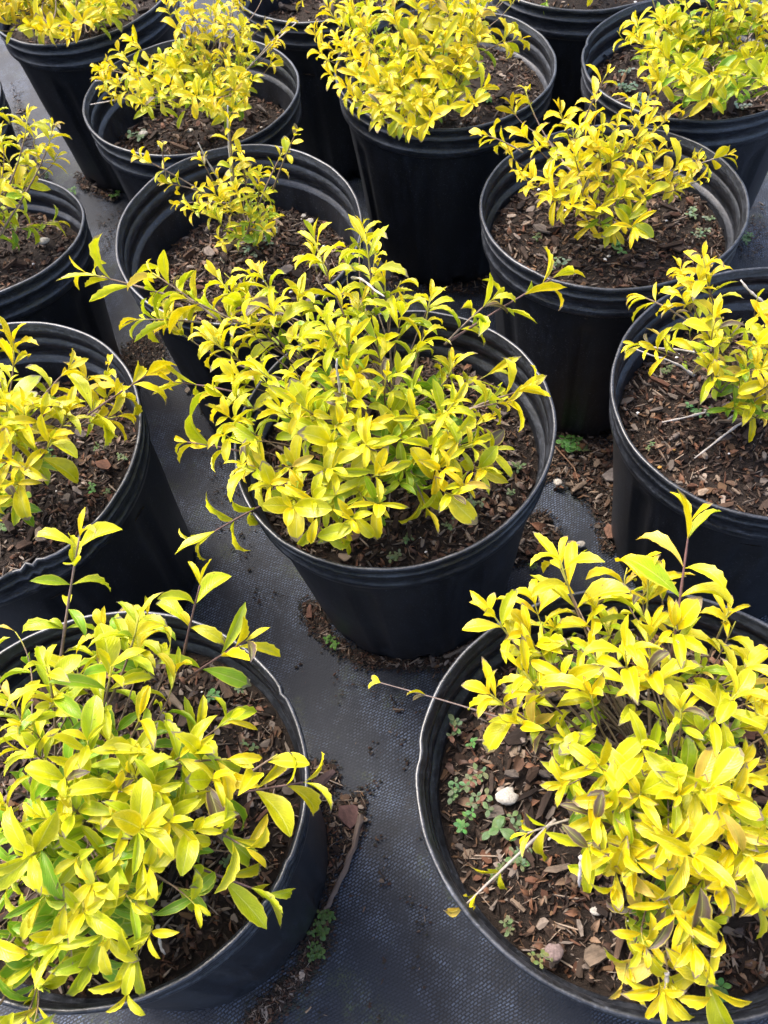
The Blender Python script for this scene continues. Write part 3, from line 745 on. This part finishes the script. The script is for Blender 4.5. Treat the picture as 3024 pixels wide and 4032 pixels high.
shrub('K', 'golden shrub at left edge above the crumpled rim, long pointed leaves stretching right',
  [(-90,740),(-10,720),(30,760),(70,850),(130,840),(150,790),(190,810),(230,760),(255,770),(255,850),(210,900),(185,925),(150,930),(140,1000),(75,1010),(60,1095),(0,1120),(-90,1110)], 270, .050, .11, root=(-.52, .69), seed=11, green=.14,
  shoots=[(315,812,H1+.07,6,.066,{'frm':(120,950,H1+.05),'col':G_,'gap':.5}), (250,900,H1+.05,3,.055,{'frm':(120,940,H1+.05)}), (30,740,H1+.11,4,.055), (90,900,H1+.09,5,.052), (40,1080,H1-.0,4,.05,{'depth':.5}), (110,950,H1+.08,5,.048),(145,800,H1+.09,4,.05,{'frm':(60,900,H1+.06)})])
shrub('L', 'large lime and gold shrub at bottom left with one straight shoot standing above the rim',
  [(-70,1400),(0,1370),(50,1360),(90,1385),(130,1410),(200,1350),(250,1290),(350,1300),(370,1350),(400,1450),(350,1500),(460,1520),(515,1520),(530,1560),(490,1600),(530,1640),(520,1720),(590,1760),(560,1840),(490,1850),(440,1880),(480,1960),(460,2010),(420,1960),(350,1950),(340,2020),(290,2080),(320,2120),(220,2180),(150,2230),(-70,2260)],
  820, .046, .12, root=(at(150, 1780, H1-.05).x, at(150, 1780, H1-.05).y), green=.30, seed=12, dark=.22,
  shoots=[(172,1160,H1+.18,9,.048,{'frm':(130,1440,H1+.06),'col':(.22,.15,.12),'gap':.50}), (432,1265,H1+.14,4,.054,{'frm':(390,1450,H1+.04),'col':G_,'gap':.8}), (530,1385,H1+.10,6,.054,{'frm':(400,1470,H1+.04),'col':G_,'gap':.5}),
          (655,1690,H1+.06,8,.056,{'frm':(380,1740,H1+.05),'col':G_,'gap':.6}), (575,1930,H1+.02,6,.054,{'frm':(360,1850,H1+.04),'col':G_,'gap':.6}), (300,1330,H1+.14,5,.046), (490,1640,H1+.09,5,.050,{'frm':(380,1650,H1+.06)}),
          (600,1630,H1+.07,4,.056,{'frm':(500,1700,H1+.05)}), (530,1830,H1+.06,3,.058,{'frm':(440,1780,H1+.05)}), (190,1600,H1+.15,5,.046), (310,1790,H1+.13,5,.048), (140,1680,H1+.13,5,.044), (180,1970,H1+.10,6,.050), (100,1440,H1+.15,5,.046), (240,1440,H1+.13,5,.052),(60,1850,H1+.14,6,.05)],
  holes=[[(440,1560),(640,1560),(640,1640),(540,1640),(440,1620)],[(235,1520),(300,1540),(310,1600),(250,1590)],[(400,1480),(560,1480),(560,1530),(430,1530)],[(330,1840),(400,1830),(420,1920),(350,1930)]],
  twigs=[((340,2000,H1-.03),(357,2062,H1-.03)), ((200,1690,H1+.08),(330,1735,H1+.08))])
shrub('M', 'large bright golden shrub at bottom right, dense clustered rosettes and a tall purple-stemmed shoot',
  [(985,1310),(1010,1290),(1080,1245),(1125,1240),(1130,1190),(1180,1170),(1270,1190),(1290,1250),(1325,1200),(1420,1190),(1450,1250),(1500,1290),(1570,1300),(1620,1370),(1659,1400),(1740,1400),(1740,1960),(1640,1990),(1590,1980),(1575,2090),(1530,2180),(1400,2195),(1310,2110),(1370,2060),(1330,1980),(1320,1900),(1250,1900),(1200,1870),(1170,1830),(1140,1720),(1120,1660),(1050,1640),(1110,1600),(1030,1590),(1010,1540),(1015,1480),(1050,1440),(1015,1410),(1040,1360)],
  930, .044, .12, green=.10, holes=[[(1290,1500),(1400,1500),(1380,1610),(1290,1610)]], root=(at(1400, 1720, H1-.05).x, at(1400, 1720, H1-.05).y), seed=13, dark=.03,
  shoots=[(1490,1130,H1+.17,7,.056,{'frm':(1450,1420,H1+.08),'col':(.17,.085,.075),'gap':.55}), (1270,1830,H1+.10,6,.046), (1210,1210,H1+.13,5,.052), (1400,1250,H1+.12,5,.048),
          (1000,1960,H1-.02,3,.030,{'frm':(1200,1770,H1-.0),'col':(.33,.29,.25),'gap':1.1}), (822,1475,H1+.05,2,.026,{'frm':(1110,1560,H1+.03),'col':(.20,.15,.13),'gap':3.2,'thick':.6}), (1140,1800,H1+.03,3,.032,{'frm':(1230,1770,H1+.03),'col':(.3,.26,.2)}), (1440,2130,H1+.04,6,.046,{'frm':(1440,1980,H1+.02)}), (1480,1990,H1+.06,6,.048),
          (1060,1320,H1+.10,5,.038), (1060,1500,H1+.09,5,.042), (1130,1450,H1+.12,5,.044), (1540,1700,H1+.13,6,.046), (1590,1500,H1+.13,5,.050), (1290,1650,H1+.12,5,.046),(1620,1850,H1+.11,6,.05),(1350,1400,H1+.14,5,.05),(1500,1850,H1+.13,6,.045)],
  twigs=[((1255,1850,H1+.10),(1252,1915,H1+.07),0), ((1440,2100,H1+.05),(1438,2160,H1+.02),0)])
shrub('N', 'golden shrub cut by the right edge with curled browned leaves and long white twigs below',
  [(1360,625),(1430,600),(1460,550),(1530,545),(1590,590),(1580,640),(1540,665),(1600,650),(1659,610),(1740,600),(1740,920),(1640,890),(1560,870),(1520,830),(1540,790),(1480,740),(1370,770),(1375,740),(1470,700),(1375,690)],
  340, .038, .13, root=(at(1615, 915, H1-.08).x, at(1615, 915, H1-.08).y), seed=14, green=.03,
  shoots=[(1520,560,H1+.14,5,.042,{'gap':.5}), (1385,640,H1+.09,4,.034,{'frm':(1480,690,H1+.08)}), (1375,745,H1+.04,3,.034,{'frm':(1470,770,H1+.02)}), (1630,860,H1+.02,5,.042)],
  twigs=[((1600,885,H1-.06),(1430,912,H1-.05)), ((1500,812,H1-.05),(1375,755,H1-.01)), ((1620,905,H1-.06),(1500,990,H1-.07)), ((1560,780,H1-.02),(1375,745,H1+.0)), ((1620,870,H1-.05),(1573,905,H1-.02),0), ((1659,670,H1+.1),(1600,605,H1+.13),0)])
shrub('O', 'golden shrub out at the far left edge in the farther sliver of pot', [(-420,0),(-200,-30),(-120,60),(-260,120),(-420,110)], 60, .04, .12, seed=15, maxshoots=12)
shrub('P', 'golden shrub out at the far left edge in the nearer sliver of pot', [(-400,180),(-200,150),(-120,240),(-260,300),(-400,290)], 60, .04, .12, seed=16, maxshoots=12)
print('leaves', SHRUB_COUNT)

# dry twig leaves hanging over the rim of the bottom right pot
# ------------------------------------------------------------------ seedlings
WG = [(.10, .15, .045), (.14, .20, .08), (.095, .16, .04), (.16, .19, .09)]
def weed(X, Y, z, size, label, n=4, color=None, red=0.0, spread=.6, group=None):
    r = random.Random(int(X*7+Y*13)); p = at(X, Y, z)
    top = empty('weed_seedling', p, label, 'weed', group or 'small weed seedlings')
    col = color or r.choice(WG)
    vs, fs = [], []
    for st in range(n):
        a = r.uniform(0, 2*PI) if n > 1 else 0; ln = size*r.uniform(.5, 1.2)
        d = Vector((math.cos(a)*spread, math.sin(a)*spread, r.uniform(.35, .8)))
        P = [Vector((0, 0, -.002)), d*ln*.5, d*ln+Vector((0, 0, -.1*ln))]
        v2, f2 = tube(P, .0008, .0005, 4); o_ = len(vs); vs += v2; fs += [tuple(i+o_ for i in f) for f in f2]
        for q in (0.55, 1.0):
            pp = P[1].lerp(P[2], (q-.5)*2); ph = r.uniform(0, PI)
            for h in range(2 if q < 1 else 3):
                b = ph+h*(PI if q < 1 else 2.1); D = Vector((math.cos(b), math.sin(b), r.uniform(.0, .35)))
                o = link('leaf', WEEDL[r.randrange(3)], top); o.matrix_basis = frame(pp, D, Vector((r.gauss(0, .2), r.gauss(0, .2), 1)), size*r.uniform(.30, .52))
                cc = (.22, .09, .06) if r.random() < red else tuple(v*r.uniform(.8, 1.25) for v in col); o.color = (*cc, 1)
    link('weed_stem', mesh('weed_stem', vs, fs, M_STEM, True, (.22, .14, .08) if red else (.12, .16, .06)), top)
W_ = lambda k: HP-POTS[k][8]+.006
for a in [
 (858, 1210, W_('A'), .013, 'bright green clover-like seedling at the very front rim of the centre pot', 4),
 (972, 1135, W_('A'), .012, 'small pale seedling beside the reddish bark slab in the centre pot', 3),
 (1030, 1095, W_('A'), .017, 'largest upright seedling right of the drooping leaves in the centre pot', 4),
 (1024, 1068, W_('A'), .012, 'seedling just behind the largest upright one in the centre pot', 2),
 (1102, 1070, W_('A'), .012, 'two-leaved seedling close to the right wall of the centre pot', 2),
 (1105, 1015, W_('A'), .016, 'grey-green weed below the rightmost leaves of the centre shrub', 4),
 (880, 1165, W_('A'), .012, 'tiny seedling left of the bark slab, behind the front rim of the centre pot', 3),
 (545, 548, W_('B'), .022, 'broad grey-green weed patch in front of the sparse twiggy shrub', 7, (.13, .19, .12)),
 (575, 530, W_('B'), .018, 'grey-green weed at the right foot of the sparse twiggy shrub', 6, (.13, .19, .12)),
 (480, 562, W_('B'), .015, 'lone small weed left of the weed patch under the sparse shrub', 3, (.13, .19, .12)),
 (600, 500, W_('B'), .014, 'reddish-stemmed weed right of the sparse shrub near a pale stone', 4, (.15, .19, .12), .15),
 (1338, 540, W_('F'), .020, 'fresh green seedling directly under the front leaves of the open shrub', 4, (.10, .25, .05)),
 (1200, 578, W_('F'), .020, 'pale broad seedling at the front left rim under the open shrub', 3, (.22, .28, .18)),
 (1495, 468, W_('F'), .016, 'pale weed patch on the right side mulch of the open shrub pot', 5, (.2, .25, .15)),
 (1535, 478, W_('F'), .014, 'pale weed nearest the right wall of the open shrub pot', 4, (.2, .25, .15)),
 (1510, 508, W_('F'), .016, 'pale weed just in front of the patch in the open shrub pot', 4, (.2, .25, .15)),
 (1398, 560, W_('F'), .014, 'reddish seedling between mulch bits right of the fresh green one', 4, (.2, .12, .08), .6),
 (1162, 520, W_('F'), .013, 'small weed by the left wall of the open shrub pot', 3),
 (1052, 215, W_('E'), .016, 'bright green feathery weed right of the tall dense shrub', 6, (.12, .32, .04)),
 (1352, 195, W_('G'), .022, 'grey-green creeping weed against the inner left wall of the top right pot', 7, (.12, .19, .12)),
 (1385, 225, W_('G'), .020, 'grey-green weed between the creeping one and the top right shrub', 6, (.12, .19, .12)),
 (1350, 160, W_('G'), .018, 'grey weed high on the inner left wall of the top right pot', 4, (.14, .20, .15)),
 (1595, 235, W_('G'), .022, 'pale folded weed right of the lime lower leaves at top right', 3, (.25, .32, .22)),
 (300, 300, W_('C'), .030, 'lanky pale weed at the inner left of the deep-set pot', 3, (.16, .22, .12)),
 (505, 255, W_('C'), .014, 'tiny green weed in the shade right of the stems in the deep-set pot', 3),
 (215, 965, W_('K'), .011, 'tiny seedling nearest the leaf tips in the crumpled-rim pot', 2),
 (265, 990, W_('K'), .011, 'tiny seedling by the right wall of the crumpled-rim pot', 3),
 (197, 1062, W_('K'), .014, 'three-leaved seedling near the brown dead leaf in the crumpled-rim pot', 3, (.10, .26, .05)),
 (122, 1000, W_('K'), .020, 'green seedling half under the lime leaf in the crumpled-rim pot', 4, (.08, .2, .04)),
 (240, 1065, W_('K'), .010, 'tiny pale seedling right of the three-leaved one', 2),
 (65, 1115, W_('K'), .012, 'round-leaved seedling near the front of the crumpled-rim pot', 2, (.10, .26, .05)),
 (10, 1130, W_('K'), .022, 'leafy weed at the left edge in the crumpled-rim pot', 5),
 (215, 820, W_('K'), .016, 'seedling in the shade of the back wall of the crumpled-rim pot', 4, (.10, .26, .05)),
 (475, 1502, W_('L'), .018, 'round-leaved seedling by the back right mulch of the bottom left pot', 2, (.10, .25, .07)),
 (528, 1485, W_('L'), .012, 'small seedling close to the back wall of the bottom left pot', 3),
 (538, 1615, W_('L'), .012, 'small seedling between bark chips right of the bottom left shrub', 2),
 (500, 1855, W_('L'), .012, 'small seedling by the rim above the lowest long leaf at bottom left', 3),
 (985, 1582, W_('M'), .018, 'seedling by the upper left wall in the white stone pot', 3, (.15, .22, .09), .2),
 (1012, 1608, W_('M'), .012, 'two-leaved green seedling above the white stone', 2, (.10, .25, .06)),
 (1020, 1680, W_('M'), .018, 'red-tipped creeping weed left of the white stone', 4, (.14, .20, .09), .3),
 (990, 1715, W_('M'), .016, 'green creeping weed by the left wall below the white stone', 4, (.12, .2, .08)),
 (1040, 1735, W_('M'), .018, 'red and green creeping weed below the white stone', 4, (.14, .19, .08), .3),
 (1000, 1775, W_('M'), .016, 'upright narrow weed near the dried orange leaf at the left wall', 4, (.10, .24, .06)),
 (1040, 1800, W_('M'), .040, 'broad-bladed green weed by the bare lower left branch', 1, (.10, .19, .05)),
 (1110, 1790, W_('M'), .017, 'dull creeping weed right of the bare lower left branch', 7, (.13, .19, .08), .15),
 (1120, 1850, W_('M'), .017, 'dull creeping weed below the small yellow leaf of the bare branch', 7, (.13, .19, .08), .15),
 (1075, 1885, W_('M'), .012, 'small weed left of the brown bark splinter', 4),
 (1105, 2000, W_('M'), .012, 'small weed on the grey stick in the white stone pot', 3),
 (1168, 2060, W_('M'), .013, 'olive weed at the front of the white stone pot', 4, (.16, .18, .06), .1),
 (1560, 2150, W_('M'), .016, 'green seedling in the dark front corner at bottom right', 4, (.09, .24, .06)),
 (1440, 805, W_('N'), .013, 'pair of small seedlings by the inner left wall under the white twigs', 4),
 (1500, 890, W_('N'), .014, 'four-leaved seedling left of the yellow leaves in the twig-strewn pot', 4, (.10, .26, .07)),
 (1536, 893, W_('N'), .013, 'seedling right of the four-leaved one in the twig-strewn pot', 3, (.10, .26, .07)),
 (1400, 965, W_('N'), .010, 'tiny seedling at the left wall of the twig-strewn pot', 2),
 (1236, 965, .008, .028, 'lobed green weed growing on the fabric at the foot of the dark pot', 8, (.07, .20, .03)),
 (718, 1388, .006, .016, 'green weed on the fabric at the left foot of the centre pot', 6, (.10, .24, .03)),
 (250, 425, .006, .016, 'green weed on the fabric between two pots at upper left', 6, (.10, .24, .03)),
 (160, 415, .006, .018, 'green weed at the foot of the top left pot', 4, (.09, .22, .03)),
 (100, 385, .006, .014, 'dark green weed in the gap at the far upper left', 5, (.06, .14, .02)),
 (1608, 520, .006, .022, 'green weed on the fabric behind the right side of the open shrub pot', 7, (.09, .2, .05)),
 (1150, 1225, .006, .012, 'sprig of weed on the litter between centre and right pots', 4),
 (690, 2010, .006, .016, 'low green moss-like weed by the lower right foot of the bottom left pot', 8, (.09, .16, .03)),
 (685, 2060, .006, .014, 'second moss-like weed strip, nearer, by the foot of the bottom left pot', 8, (.09, .16, .03)),
 (705, 1975, .006, .014, 'moss-like weed just under the lower end of the bark strip', 7, (.09, .16, .03)),
]:
    weed(*a)

# ------------------------------------------------------------------ litter on the fabric
def litter(poly, n, seed, smax=.02, mound=.006, dirt=.5, cover=None):
    r = random.Random(seed); xs, ys = [p[0] for p in poly], [p[1] for p in poly]; pts = []
    tries = 0
    while len(pts) < n and tries < n*30:
        tries += 1; X, Y = r.uniform(min(xs), max(xs)), r.uniform(min(ys), max(ys))
        if inside((X, Y), poly): p = at(X, Y, 0); pts.append((p.x, p.y))
    zf = lambda x, y: .002+mound*.5*(1+noise.noise(Vector((x*20, y*20, seed))))*.5
    it = chips_on(pts, r, .003, smax, zf)
    o = joined('bark_litter', it, M_BARK); tag(o, 'loose bark litter and crumbs lying on the weed fabric', kind='stuff')
    o.color = (1, 1, 1, 1)
    # crumbs of soil under the chips
    it = []
    for x, y in pts:
        if r.random() < dirt*.8:
            for _ in range(6):
                X, Y = x+r.gauss(0, .006), y+r.gauss(0, .006)
                it.append((PT, Matrix.Translation((X, Y, .0015+r.uniform(0, .002)))@Matrix.Diagonal((*(r.uniform(.0006, .0024),)*2, .0010, 1)).to_4x4(), (.030*r.uniform(.6, 1.4), .021, .015)))
    o = joined('soil_crumbs', it, M_BARK, None, True); tag(o, 'dark spilled soil on the weed fabric', kind='stuff')
for i, (poly, n, smax, dirt) in enumerate([
  ([(1130,930),(1330,930),(1330,1090),(1310,1100),(1250,1080),(1225,1050),(1190,1030),(1140,1060),(1120,1110),(1180,1110),(1210,1160),(1180,1210),(1110,1220),(1080,1200),(1120,1000)], 1500, .022, 1.0),
  ([(1280,1090),(1330,1090),(1330,1190),(1300,1200),(1290,1150)], 160, .015, .8),
  ([(255,760),(300,725),(345,720),(360,770),(340,790),(300,800),(300,850),(270,810)], 420, .010, 1.0),
  ([(425,850),(480,850),(490,900),(450,900)], 200, .010, 1.0),
  ([(700,1730),(790,1710),(790,1790),(760,1830),(730,1900),(705,1960),(700,1850)], 300, .018, .8),
  ([(655,1650),(720,1650),(730,1690),(700,1730),(690,1760),(665,1720)], 200, .018, .8),
  ([(560,2170),(640,2100),(680,2010),(695,1960),(715,1970),(708,2030),(680,2090),(640,2140),(600,2190),(560,2230),(520,2230)], 650, .012, 1.0),
  ([(655,1300),(690,1310),(720,1370),(760,1410),(830,1425),(940,1425),(990,1400),(1040,1370),(1060,1400),(1000,1440),(900,1445),(780,1435),(700,1390),(660,1340)], 700, .014, 1.0),
  ([(160,370),(210,400),(260,425),(250,440),(170,410)], 160, .018, .8),
  ([(20,180),(40,190),(80,330),(110,400),(90,400),(40,300)], 120, .02, .8),
  ([(330,790),(480,840),(540,900),(500,960),(440,900),(420,850)], 150, .008, .6),
  ([(830,600),(1060,600),(1060,640),(830,630)], 250, .016, .9),
  ([(600,1430),(1000,1430),(900,2200),(700,2200),(700,1700)], 70, .009, .8),
  ([(430,900),(540,1100),(650,1300),(560,1300),(440,1100)], 40, .007, .8),
  ([(210,430),(300,430),(250,520),(215,560)], 60, .008, .6),
  ([(1580,480),(1650,440),(1659,560),(1600,560)], 80, .012, .6),
  ]): litter(poly, n, 50+i, smax, .006, dirt)
def chip_thing(name, cat, label, X, Y, z, L, az, kind, col, wid=1.0, thick=1.0, group=None):
    o = link(name, CHIPS[kind]); p = at(X, Y, z); D = Vector((math.cos(az), math.sin(az), .03))
    o.matrix_world = frame(p, D, Vector((.1, -.05, 1)), (L*wid, L, L*thick)); o.color = (*col, 1); tag(o, label, cat, group)
    return o
chip_thing('bark_slab', 'bark piece', 'flat reddish-brown bark slab at the upper end of the long bark strip', 752, 1762, .008, .034, 2.0, 5, (.085, .045, .040), 1.4)
chip_thing('bark_slab', 'bark piece', 'dark purple-brown bark piece against the rim, above the flat slab', 700, 1683, .010, .040, .6, 4, (.055, .034, .034))
chip_thing('bark_slab', 'bark piece', 'small square brown bark piece right of the long bark strip', 774, 1792, .006, .016, 1.0, 6, (.10, .055, .045), 1.2)
chip_thing('bark_slab', 'bark piece', 'brown bark piece at the left foot of the centre pot', 668, 1322, .008, .026, 1.5, 4, (.13, .065, .045))
chip_thing('bark_slab', 'bark piece', 'grey flat chip at the foot of the right edge pot, under the dry leaves', 1322, 1025, .012, .034, .3, 5, (.20, .17, .15), 1.3)
chip_thing('bark_slab', 'bark piece', 'brown squarish chip against the side of the right edge pot', 1318, 1148, .012, .028, 1.4, 5, (.17, .09, .06), 1.3)
chip_thing('bark_slab', 'bark piece', 'small pale chip lying on soil near the foot of the bottom left pot', 652, 2106, .006, .014, 1.2, 6, (.40, .30, .22))
chip_thing('bark_slab', 'bark piece', 'pale chip lying on the fabric just below the pale twig bits near the left edge pots', 405, 842, .006, .016, 1.0, 6, (.25, .20, .15))
chip_thing('wood_stick', 'stick', 'thick weathered stick beside the right rim of the centre pot', 1155, 995, .010, .050, .75, 8, (.16, .12, .09), .9, 1.0)
chip_thing('wood_stick', 'stick', 'short pitted stick between centre pot and right edge pot', 1250, 1052, .012, .036, .5, 9, (.19, .14, .10), .8, 1.0)
def stick(name, label, pts, r0, r1, col, cat='stick'):
    P = [at(*q) for q in pts]; Q = []
    for i in range(len(P)-1):
        for k in range(5): Q.append(P[i].lerp(P[i+1], k/5))
    Q.append(P[-1]); rr = random.Random(len(Q)+int(pts[0][0]))
    o_ = Q[0].copy(); Q = [q-o_+Vector((rr.uniform(-1, 1), rr.uniform(-1, 1), 0))*r0*.25 for q in Q]
    vs, fs = tube(Q, r0, r1, 7, .15); vs = [Vector(v)+Vector((rr.uniform(-1, 1), rr.uniform(-1, 1), rr.uniform(-1, 1)))*r0*.16 for v in vs]
    o = link(name, mesh(name, vs, fs, M_BARK, False, (1, 1, 1))); o.location = o_; o.color = (*col, 1); tag(o, label, cat)
stick('bark_strip', 'long weathered strip of bark lying curved beside the bottom left pot', [(780,1760,.010),(765,1830,.010),(740,1890,.009),(712,1950,.009),(700,1970,.006)], .0042, .0028, (.14, .105, .085), 'bark piece')
stick('twig', 'thin brown twig at the foot of the bottom left pot near the slab', [(685,1700,.012),(712,1735,.006)], .0015, .001, (.16, .11, .08))
stick('twig', 'pale twig leaning at the right foot of the centre pot', [(960,1420,.006),(1010,1395,.016),(1055,1370,.012)], .0025, .002, (.20, .15, .11))
stick('twig', 'thin curved twig on the litter, starting at the centre pot rim', [(1152,938,.01),(1200,965,.012),(1240,1010,.012),(1250,1040,.010)], .0012, .0008, (.22, .13, .08))
stick('twig', 'small straight brown splinter alone on the fabric below the centre pot', [(848,1532,.004),(872,1533,.004)], .0013, .0010, (.18, .13, .09))
stick('twig', 'small pale splinter on the fabric near the bottom edge', [(660,2188,.004),(672,2175,.004)], .0011, .0008, (.35, .24, .15))
# dry leaves on the ground
def dry(X, Y, z, L, col, label, k=0, az=0.):
    o = link('fallen_leaf', DEAD[k]); o.matrix_world = frame(at(X, Y, z), Vector((math.cos(az), math.sin(az), .15)), Vector((.1, -.3, 1)), L); o.color = (*col, 1)
    tag(o, label, 'fallen leaf')
dry(1225, 990-30, .012, .040, (.36, .19, .09), 'tan dry leaf right of the lobed weed on the litter', 0, -.5)
dry(1255, 975, .012, .038, (.10, .12, .04), 'greenish brown dry leaf against the foot of the right edge pot', 1, .3)
dry(1218, 1055, .014, .032, (.20, .10, .06), 'curled brown leaf on the litter between centre and right edge pots', 2, 2.2)
dry(1145, 1130, .012, .034, (.22, .10, .055), 'rust-brown dry leaf beneath the short pitted stick', 0, -.6)

# ------------------------------------------------------------------ single stones and pieces lying in the pots
def stone(X, Y, z, rad, label, col=None, name='stone'):
    me = mesh(name, *blob(rad, random.Random(int(X+Y))), M_STONE2 if col else M_STONE, True)
    o = link(name, me); o.location = at(X, Y, z); tag(o, label, 'stone')
stone(1094, 1722, W_('M')+.004, .0108, 'large white pitted stone on the mulch of the bottom right pot')
stone(1288, 1968, W_('M')+.004, .0055, 'small white stone right of the brown bark splinter at bottom right')
stone(1196, 2058, W_('M')+.004, .0095, 'greyish pink stone at the front of the bottom right pot', 1)
stone(668, 478, W_('B')+.004, .008, 'pale brown stone at the back right of the sparse shrub pot')
stone(656, 466, W_('B')+.004, .005, 'small white stone next to the pale brown one')
stone(309, 288, W_('C')+.006, .009, 'white chunk on the soil of the deep-set pot, left of its stems')
stone(410, 282, W_('C')+.006, .0075, 'white chunk on the soil of the deep-set pot, nearer its stems')
stone(95, 520, W_('J')+.006, .010, 'pale stone under the low lime tuft at the left edge')
stone(1255, 1065+110, .008, .008, 'white porous stone on the litter behind the bottom right shrub')
stone(1205, 1042, .014, .008, 'pale stone on the litter left of the flat grey chip')
stone(310, 962-8, W_('K')+.004, .008, 'pale yellow stone near the right wall of the crumpled-rim pot')
